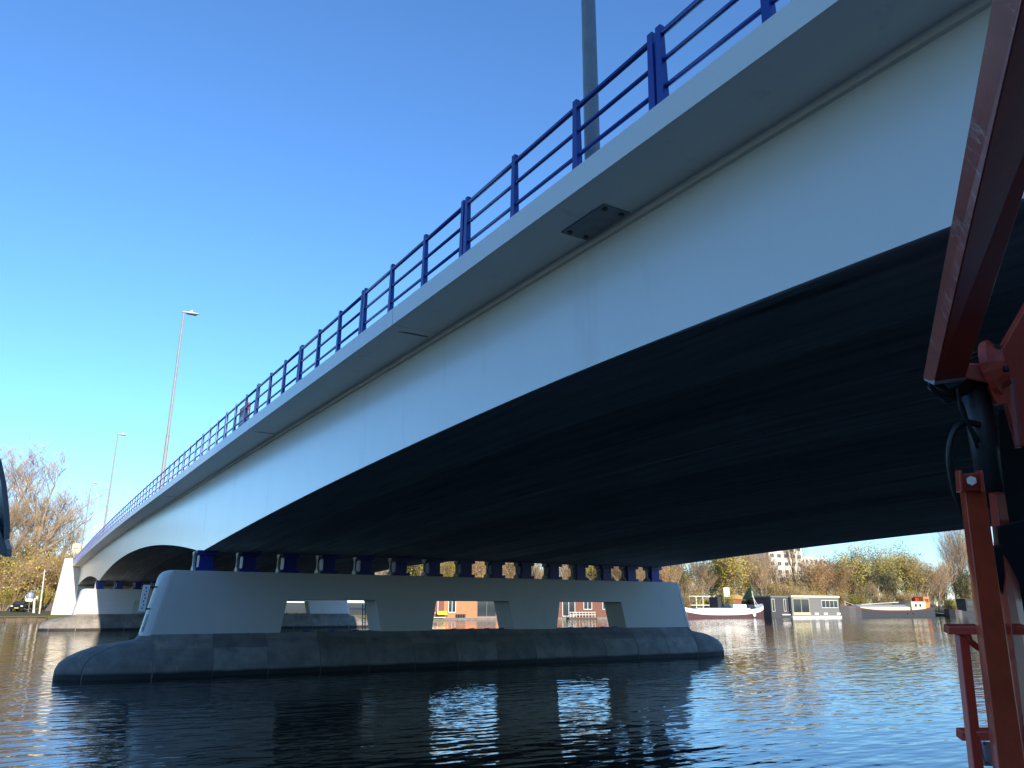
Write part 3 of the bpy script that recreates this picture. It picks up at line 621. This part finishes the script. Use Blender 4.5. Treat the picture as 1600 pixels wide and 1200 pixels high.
for i in range(9): MB().box(i * .7, i * .7 + .09, 0, .09, 0, 1.0).build('fence_post', MT['offwhite'], fc)
for z in (.45, .88): MB().box(-.1, 5.8, -.05, -.003, z, z + .09).build('fence_rail', MT['offwhite'], fc)
MB().box(-.3, 6, -.2, .7, -.4, 0).build('terrace_float', MT['timber'], fc)
# dark / white framed houseboat
a, b = span(1203, 1240, YB - 5); a2, b2 = span(1237.5, 1312, YB - 6)
r = tag(empty('houseboat', (a2, YB - 6, 0)), 'grey flat-roofed houseboat with white window frames and a dark annex', 'houseboat'); L = b2 - a2; A = a - a2
MB().box(-.2, L + .2, -.3, 6, -.4, .32).build('pontoon', MT['offwhite'], r)
MB().box(0, L, 0, 5.5, .32, 4.35).build('wall', MT['greyclad'], r); MB().box(-.15, L + .15, -.25, 5.7, 4.35, 4.8).build('roof', MT['ivory'], r)
window(r, L * .03, L * .36, 1.0, 4.1, 0, 'ivory', 1); window(r, L * .62, L * .97, 2.1, 3.8, 0, 'white', 3)
MB().box(L * .02, L * .37, -.12, -.004, .58, .98).build('sill_panel', MT['ivory'], r)
for u in (.45, .64, .92): MB().box(L * u, L * (u + .08), -.2, -.004, .6, 1.0).build('deck_box', MT['white'], r)
MB().box(A, -.35, .6, 5, -.3, 4.3).build('annex', MT['slate'], r); MB().box(A - .1, -.3, .4, 5.2, 4.3, 4.6).build('annex_roof', MT['greyclad'], r)
window(r, A * .95, A * .8, 1.3, 4.0, .6, 'offwhite', 0); window(r, A * .32, A * .2, 1.3, 4.0, .6, 'offwhite', 0); window(r, A * .17, A * .07, 1.3, 4.0, .6, 'greyclad', 0)
MB().box(A * .5, A * .05, .2, .58, .5, .75).build('annex_step', MT['offwhite'], r)
def barge(name, pxa, pxb, Y, label, lower, upper, sheer, zmid, bw=.45):
    a, b = span(pxa, pxb, Y); L = b - a; r = tag(empty(name, (a, Y, 0)), label, 'barge')
    N = 24; secs = []
    def hullm(z0f, z1f, off, mt, nm, par):
        m = MB(); n = 0
        for i in range(N + 1):
            u = i / N; e = min(1, (min(u, 1 - u) / .13)) ** .5; w = 2.5 * max(e, .06) + off; sh = sheer * (abs(2 * u - 1) ** 3)
            c = [(u * L, Y_ * w, zz) for Y_, zz in ((-1, z1f(sh)), (-1.0, z0f(sh)), (1.0, z0f(sh)), (1, z1f(sh)))]; m.v += c
        for i in range(N):
            for k in range(4): k2 = (k + 1) % 4; m.f.append((i * 4 + k, i * 4 + k2, (i + 1) * 4 + k2, (i + 1) * 4 + k))
        m.f += [(0, 1, 2, 3), (N * 4, N * 4 + 1, N * 4 + 2, N * 4 + 3)]; return m.build(nm, MT[mt], par)
    h = hullm(lambda s: -.4, lambda s: zmid + s, 0, lower, 'hull', r)
    hullm(lambda s: zmid + s + .003, lambda s: zmid + bw + s, .04, upper, 'bulwark', h)
    return r, L
r, L = barge('moored_barge', 1040, 1191, YB - 5.5, 'white-topped maroon barge moored left of the grey houseboat', 'maroon', 'white', 1.5, .62, .8)
MB().box(L * .25, L * .80, -1.7, 1.7, 1.2, 2.0).build('hatch_cover', MT['white'], r)
for u in (.52, .78): MB().hexa([(L * u, -1.75, 2.0), (L * (u + .09), -1.75, 2.0), (L * (u + .09), 1.75, 2.0), (L * u, 1.75, 2.0), (L * (u + .025), -1.2, 2.75), (L * (u + .075), -1.2, 2.75), (L * (u + .075), 1.2, 2.75), (L * (u + .025), 1.2, 2.75)]).build('skylight', MT['glass'], r)
MB().box(L * .63, L * .77, -1.5, 1.5, 2.0, 2.75).build('coach_roof', MT['white'], r)
MB().box(L * .48, L * .515, -1.2, 1.2, 2.0, 4.2).build('deck_locker', MT['dark'], r)
MB().tube([(L * .93, 0, 2.2), (L * .90, 0, 5.6)], .09, 6).build('mast', MT['offwhite'], r)
MB().tube([(L * .96, 0, 2.4), (L * .90, 0, 4.6)], .05, 6).build('boom', MT['offwhite'], r)
for i in range(6): MB().tube([(L * (.34 + i * .07), -2.57, 1.15), (L * (.34 + i * .07), -2.6, 1.15)], .12, 10).build('porthole', MT['glass'], r)
MB().tube([(L * .80, -2.62, .7), (L * .80, -2.8, .7)], .42, 14).build('fender', MT['white'], r)
r, L = barge('moored_barge', 1312, 1458, YB - 5.5, 'long dark barge with ivory deckhouse moored right of the grey houseboat', 'hull', 'maroon', 1.3, 1.15)
MB().box(L * .14, L * .66, -1.9, 1.9, 1.5, 2.35).build('hatch_cover', MT['ivory'], r)
MB().hexa([(L * .14, -1.8, 2.353), (L * .66, -1.8, 2.353), (L * .66, 1.8, 2.353), (L * .14, 1.8, 2.353), (L * .15, -.3, 2.9), (L * .66, -.3, 2.9), (L * .66, .3, 2.9), (L * .15, .3, 2.9)]).build('hatch_ridge', MT['deckgrey'], r)
MB().box(L * .68, L * .84, -1.9, 1.9, 1.5, 3.6).build('deckhouse', MT['ivory'], r); MB().box(L * .67, L * .85, -2.0, 2.0, 3.6, 3.75).build('deckhouse_roof', MT['deckgrey'], r)
for u in (.71, .76): window(r, L * u, L * (u + .03), 2.3, 3.2, -1.92, 'white', 0)
MB().box(L * .845, L * .91, -1.4, 1.4, 1.6, 4.9).build('wheelhouse', MT['orangecab'], r)
window(r, L * .855, L * .9, 3.4, 4.5, -1.42, 'orangecab', 1)
MB().box(L * .79, L * .83, -.5, .5, 3.76, 4.6).build('red_chest', MT['lampred'], r)
MB().tube([(L * .22, 0, 2.9), (L * .62, 0, 3.5)], .08, 6).build('mast', MT['offwhite'], r); MB().tube([(L * .95, 0, 2.2), (L * .965, 0, 6.0)], .06, 6).build('flagstaff', MT['offwhite'], r)
MB().tube([(L * .21, 0, 2.3), (L * .05, 0, 3.6)], .04, 5).build('stay', MT['offwhite'], r)
for u in (.6, .66): MB().tube([(L * u, -2.5, .8), (L * u, -2.62, .8)], .16, 10).build('porthole', MT['black'], r)
r, L = barge('cabin_boat', 1482, 1532, YB - 5, 'small dark boat with a glazed cabin moored past the long barge', 'hull', 'hull', .7, .8)
MB().box(L * .42, L * .95, -1.3, 1.3, 1.3, 4.4).build('cabin', MT['slate'], r); window(r, L * .45, L * .7, 2.4, 4.1, -1.31, 'dark', 0); window(r, L * .72, L * .93, 2.4, 4.1, -1.31, 'dark', 0)
MB().box(L * .4, L * .97, -1.4, 1.4, 4.4, 4.55).build('cabin_roof', MT['slate'], r)
# sheds, boards and masts on the bank behind the boats
r = tag(empty('garden_shed', (atY(1135, 955, YB + 2).x, YB + 2, .9)), 'orange-brown wooden shed on the bank behind the maroon barge', 'shed')
MB().box(0, 5, 0, 3, 0, 3).build('wall', MT['rooftile'], r); MB().prism([(-.3, 3), (5.3, 3), (4.6, 3.9), (.4, 3.9)], 'y', -.3, 3.3).build('roof', MT['rust'], r)
MB().box(.6, 1.7, -.05, -.004, .1, 2.2).build('door', MT['dark'], r)
r = tag(empty('notice_board', (atY(1134, 955, YB + 1.5).x, YB + 1.5, .8)), 'white notice board on posts above the maroon barge', 'notice board')
MB().box(-.2, 1.6, 0, .1, 3.6, 5.6).build('board', MT['white'], r)
for x in (0, 1.4): MB().box(x - .06, x + .06, .1, .2, 0, 5.4).build('post', MT['offwhite'], r)
r = tag(empty('white_pergola', (atY(1078, 955, YB + 2).x, YB + 2, .9)), 'open white pergola on the bank next to the pier end', 'pergola')
for i in range(4): MB().box(i * 2.0, i * 2.0 + .14, 0, .14, 0, 3.6).build('post', MT['white'], r)
for z in (1.6, 3.46): MB().box(-.1, 6.3, -.1, -.003, z, z + .14).build('rail', MT['white'], r)
r = tag(empty('tent_canopy', (atY(1176, 955, YB + 2).x, YB + 2, .9)), 'dark green peaked canopy on the bank above the barge bow', 'canopy')
m = MB(); m.add([(-1.6, -1.5, 3), (1.6, -1.5, 3), (1.6, 1.5, 3), (-1.6, 1.5, 3), (0, 0, 6.2)], [(0, 1, 4), (1, 2, 4), (2, 3, 4), (3, 0, 4), (3, 2, 1, 0)]); m.build('cover', MT['green'], r)
for sx in (-1.5, 1.5): MB().tube([(sx, -1.4, 0), (sx, -1.4, 3)], .06, 6).build('pole', MT['galv'], r)
# buildings beyond the trees, after two unseen blocks added for shade
SHADEB(-34, 1.2, 'unseen brick block added for shade on the near bank, upstream of the narrow sun gap')  # gap left between the added blocks for a sun streak on the pier
SHADEB(1.8, 34, 'unseen brick block added for shade on the near bank beside the bridge approach')
def block(name, pxa, pxb, Y, ztop, m, label, floors, colsn, roof=None):
    a, b = span(pxa, pxb, Y); L = b - a; r = tag(empty(name, (a, Y, 1.2)), label, 'building')
    MB().box(0, L, 0, 14, 0, ztop).build('wall', MT[m], r)
    MB().box(-.3, L + .3, -.3, 14.3, ztop, ztop + .5).build('roof_edge', MT['white'], r)
    if roof: MB().prism([(-.5, ztop + .5), (L + .5, ztop + .5), (L * .5, ztop + 4.5)], 'y', -.5, 14.5).build('roof', MT[roof], r)
    fh = ztop / floors; w_ = L / colsn; f0 = None
    for i in range(floors):
        for j in range(colsn):
            if f0 is None: f0 = window(r, w_ * .22, w_ * .78, fh * .3, fh * .82, 0)
            else:
                c = copy_tree(f0, r); c.location = (w_ * j, 0, fh * i)
    return r
block('apartment_block', 1208, 1262, YB + 95, 29, 'cream', 'cream high-rise apartment block rising behind the leafless trees', 9, 5)
block('apartment_block', 1258, 1300, YB + 120, 23, 'offwhite', 'lower pale building with white roof edge beside the cream high-rise', 7, 6)
block('brick_house', 1028, 1072, YB + 45, 10, 'brick', 'red-roofed brick house behind the trees at the pier end', 3, 4, 'rooftile')
block('apartment_block', 690, 730, YB + 70, 17, 'offwhite', 'white apartment building glimpsed between the bridge bearings', 5, 5)
# ------------------------------------------------------------------ work barge under the camera and the red boom lift
wb = tag(empty('work_barge'), 'steel work barge deck carrying the red boom lift', 'barge')
MB().box(-4, 5.6, -13, 2.6, -.4, .95).build('hull', MT['dark'], wb); MB().box(-4.05, 5.65, -13.05, 2.65, .953, 1.05).build('deck_plate', MT['plate'], wb)
lift = tag(empty('boom_lift'), 'red hydraulic boom lift with hoses and black mast', 'boom lift')
def box4(A0, B0, C0, A1, B1, C1): 
    D0 = A0 + C0 - B0; D1 = A1 + C1 - B1; return MB().hexa([A0, B0, C0, D0, A1, B1, C1, D1])
def bev(o, wd=.012):
    m = o.modifiers.new('bevel', 'BEVEL'); m.width = wd; m.segments = 2; m.limit_method = 'ANGLE'; return o
up_b = bev(box4(pt(1444, 592, 5.0), pt(1460, 600, 4.86), pt(1508, 592, 4.95), pt(1561, -45, 2.62), pt(1609, -50, 2.5), pt(1712, -50, 2.62)).build('upper_boom', MT['red'], lift), .006)
bev(box4(pt(1443, 594, 5.02), pt(1459, 602, 4.85), pt(1509, 594, 4.95), pt(1446, 574, 4.93), pt(1463, 578, 4.77), pt(1512, 570, 4.86)).build('boom_end_plate', MT['greybox'], lift), .004)
side = box4(pt(1442.5, 590, 5.0), pt(1459, 598, 4.855), pt(1460, 597, 4.866), pt(1559.5, -45, 2.615), pt(1607.5, -50, 2.493), pt(1609, -50, 2.5)).build('worn_skylit_side', MT['redworn_skylit'], up_b)  # thin skin whose colour carries the sky-lit paleness, with streaks of wear
bev(box4(pt(1500, 590, 5.0), pt(1500, 566, 5.0), pt(1501, 566, 5.25), pt(1560, 602, 4.9), pt(1560, 570, 4.9), pt(1561, 570, 5.15)).build('link_arm', MT['red'], lift))
fl = MB().tube([pt(1551, 577, 4.95), pt(1558, 575, 4.93), pt(1559, 575, 4.93), pt(1574, 572, 4.9)], [.19, .19, .16, .13], 20).build('flange', MT['red'], lift)
for a in range(6):
    t = a * math.pi / 3; c = pt(1550, 577, 4.95) + up * .155 * math.sin(t) + fw * .155 * math.cos(t); MB().tube([c, c - rt * .03], .02, 6).build('bolt', MT['dark'], fl)
def plate(pix, d, th, name, m, par=lift):
    n = len(pix); f = [pt(x, y, d if not isinstance(d, list) else d[i]) for i, (x, y) in enumerate(pix)]; bk = [pt(x + (800 - x) * .01, y, (d if not isinstance(d, list) else d[i]) + th) for i, (x, y) in enumerate(pix)]
    mb = MB().add(f + bk, [tuple(range(n)), tuple(range(n, 2 * n))[::-1]] + [(i, (i + 1) % n, n + (i + 1) % n, n + i) for i in range(n)]); return bev(mb.build(name, MT[m], par), .008)
plate([(1690, 330), (1566, 545), (1552, 600), (1545, 604), (1560, 633), (1575, 632), (1594, 701), (1690, 610)], 4.85, .3, 'turret_bracket', 'red')
plate([(1582, 590), (1588, 590), (1598, 692), (1593, 697)], 4.835, .012, 'weld_bead', 'redworn_skylit')
# black cylinder, hoses, mast
MB().tube([pt(1522, 600, 5.1), pt(1537, 690, 5.1), pt(1552, 790, 5.1)], [.085, .085, .075], 14).build('hydraulic_cylinder', MT['dark'], lift, smooth=True)
MB().tube([pt(1458, 600, 5.0), pt(1480, 620, 5.02), pt(1510, 605, 5.05), pt(1530, 590, 5.1)], .045, 10).build('pivot_pin', MT['black'], lift, smooth=True)
for k, path in enumerate((((1530, 664), (1512, 660), (1495, 667), (1485, 690), (1483, 718), (1488, 752), (1498, 785), (1512, 815)), ((1452, 598), (1460, 612), (1475, 622), (1500, 628), (1512, 660), (1528, 700)), ((1495, 605), (1502, 640), (1516, 668), (1530, 690)),
                          ((1505, 563), (1520, 553), (1540, 550), (1556, 556), (1566, 566)), ((1508, 568), (1524, 558), (1542, 556), (1556, 562)))):
    d = 5.0 - .03 * k if k < 3 else 5.2; P = [pt(x, y, d) for x, y in path]; Q = []
    for i in range(len(P) - 1):
        for j in range(4):
            t = j / 4; p0, p1, p2, p3 = P[max(i - 1, 0)], P[i], P[i + 1], P[min(i + 2, len(P) - 1)]
            Q.append(.5 * ((2 * p1) + (p2 - p0) * t + (2 * p0 - 5 * p1 + 4 * p2 - p3) * t * t + (3 * p1 - p0 - 3 * p2 + p3) * t ** 3))
    Q.append(P[-1]); MB().tube(Q, .021 if k == 0 else .012, 8).build('hydraulic_hose', MT['black'], lift, smooth=True)
MB().add(*(lambda f, b: (f + b, [(0, 1, 2, 3), (7, 6, 5, 4), (0, 4, 5, 1), (1, 5, 6, 2), (2, 6, 7, 3), (3, 7, 4, 0)]))([pt(1560, 640, 5.5), pt(1760, 640, 5.5), pt(1760, 1330, 5.2), pt(1596, 1330, 5.2)], [pt(1560, 640, 6.1), pt(1760, 640, 6.1), pt(1760, 1330, 5.8), pt(1596, 1330, 5.8)])).build('mast_box', MT['black'], lift)
# lower arms
bev(box4(pt(1497, 752, 4.75), pt(1506, 756, 4.6), pt(1538, 752, 4.66), pt(1567, 1330, 3.75), pt(1578, 1330, 3.6), pt(1622, 1330, 3.65)).build('lower_arm', MT['orange'], lift), .006)
plate([(1505, 740), (1535, 738), (1538, 766), (1508, 768)], 4.56, .03, 'clevis_plate', 'red')
for x0 in (1499, 1531): plate([(x0, 736), (x0 + 5, 734), (x0 + 8, 768), (x0 + 2, 770)], 4.52, .24, 'clevis_cheek', 'red')
MB().tube([pt(1518, 751, 4.56), pt(1518, 751, 4.52)], .028, 6).build('pivot_bolt', MT['steel'], lift)
bev(box4(pt(1544, 770, 4.9), pt(1556, 772, 4.75), pt(1570, 770, 4.85), pt(1604, 1330, 3.9), pt(1622, 1330, 3.75), pt(1660, 1330, 3.85)).build('second_arm', MT['red'], lift), .006)
plate([(1559, 822), (1600, 812), (1640, 812), (1640, 935), (1572, 935), (1562, 925)], 4.55, .3, 'valve_block', 'black')
plate([(1546, 858), (1566, 850), (1574, 925), (1566, 930), (1556, 908)], 4.5, .2, 'hose_guard', 'black')
plate([(1560, 970), (1568, 968), (1576, 1065), (1568, 1065)], 4.6, .15, 'blue_canister', 'plate')
# platform guard rails
gr = tag(empty('platform_rail'), 'red platform guard rail with a grey junction box beside the lift', 'guard rail')
bev(beam(pt(1478, 983, 4.6), pt(1600, 983, 4.3), up * .024, fw * .03).build('top_rail', MT['red'], gr), .004)
bev(beam(pt(1502, 990, 4.56), pt(1540, 1330, 4.0), rt * .028, fw * .028).build('rail_post', MT['red'], gr), .004)
bev(beam(pt(1498, 1147, 4.35), pt(1600, 1147, 4.1), up * .026, fw * .03).build('mid_rail', MT['red'], gr), .004)
g = [pt(x, y, 4.53) for x, y in ((1511, 990), (1516, 1002), (1528, 1012), (1545, 1018), (1560, 1022))]
MB().tube(g, .018, 8).build('corner_brace', MT['red'], gr)
jb = plate([(1535, 1158), (1560, 1160), (1564, 1198), (1540, 1196)], 4.2, .1, 'junction_box', 'greybox', gr)
for x, y in ((1538, 1162), (1557, 1164), (1542, 1192), (1560, 1194)): MB().tube([pt(x, y, 4.2), pt(x, y, 4.185)], .008, 6).build('screw', MT['dark'], jb)
# curved steel guard at the left edge
cg = tag(empty('curved_guard'), 'dark blue-grey curved steel guard on a post at the barge edge', 'guard')
arc = [(-60, 640), (-30, 670), (-8, 695), (3, 722), (10, 755), (14, 790), (16, 820), (15, 842)]
f = [pt(x, y, 3.0) for x, y in arc]; bk = [pt(x - 10, y, 3.4) for x, y in arc]; inn = [p - rt * .02 - up * .004 for p in f]; inb = [p - rt * .02 - up * .004 for p in bk]; n = len(arc); m = MB(); m.v = [tuple(p) for p in f + bk + inn + inb]
for i in range(n - 1): m.f += [(i, i + 1, n + i + 1, n + i), (2 * n + i, 3 * n + i, 3 * n + i + 1, 2 * n + i + 1), (i, 2 * n + i, 2 * n + i + 1, i + 1), (n + i, n + i + 1, 3 * n + i + 1, 3 * n + i)]
m.f += [(n - 1, 3 * n - 1, 4 * n - 1, 2 * n - 1), (0, n, 3 * n, 2 * n)]; m.build('guard_shell', MT['plate'], cg)
plate([(-60, 760), (0, 826), (11, 858), (10, 871), (0, 866), (-60, 850)], 3.05, .4, 'guard_bracket', 'plate', cg)
MB().tube([pt(-40, 800, 3.2), Vector((pt(-40, 800, 3.2).x, pt(-40, 800, 3.2).y, 1.05))], .05, 8).build('guard_post', MT['dark'], cg)
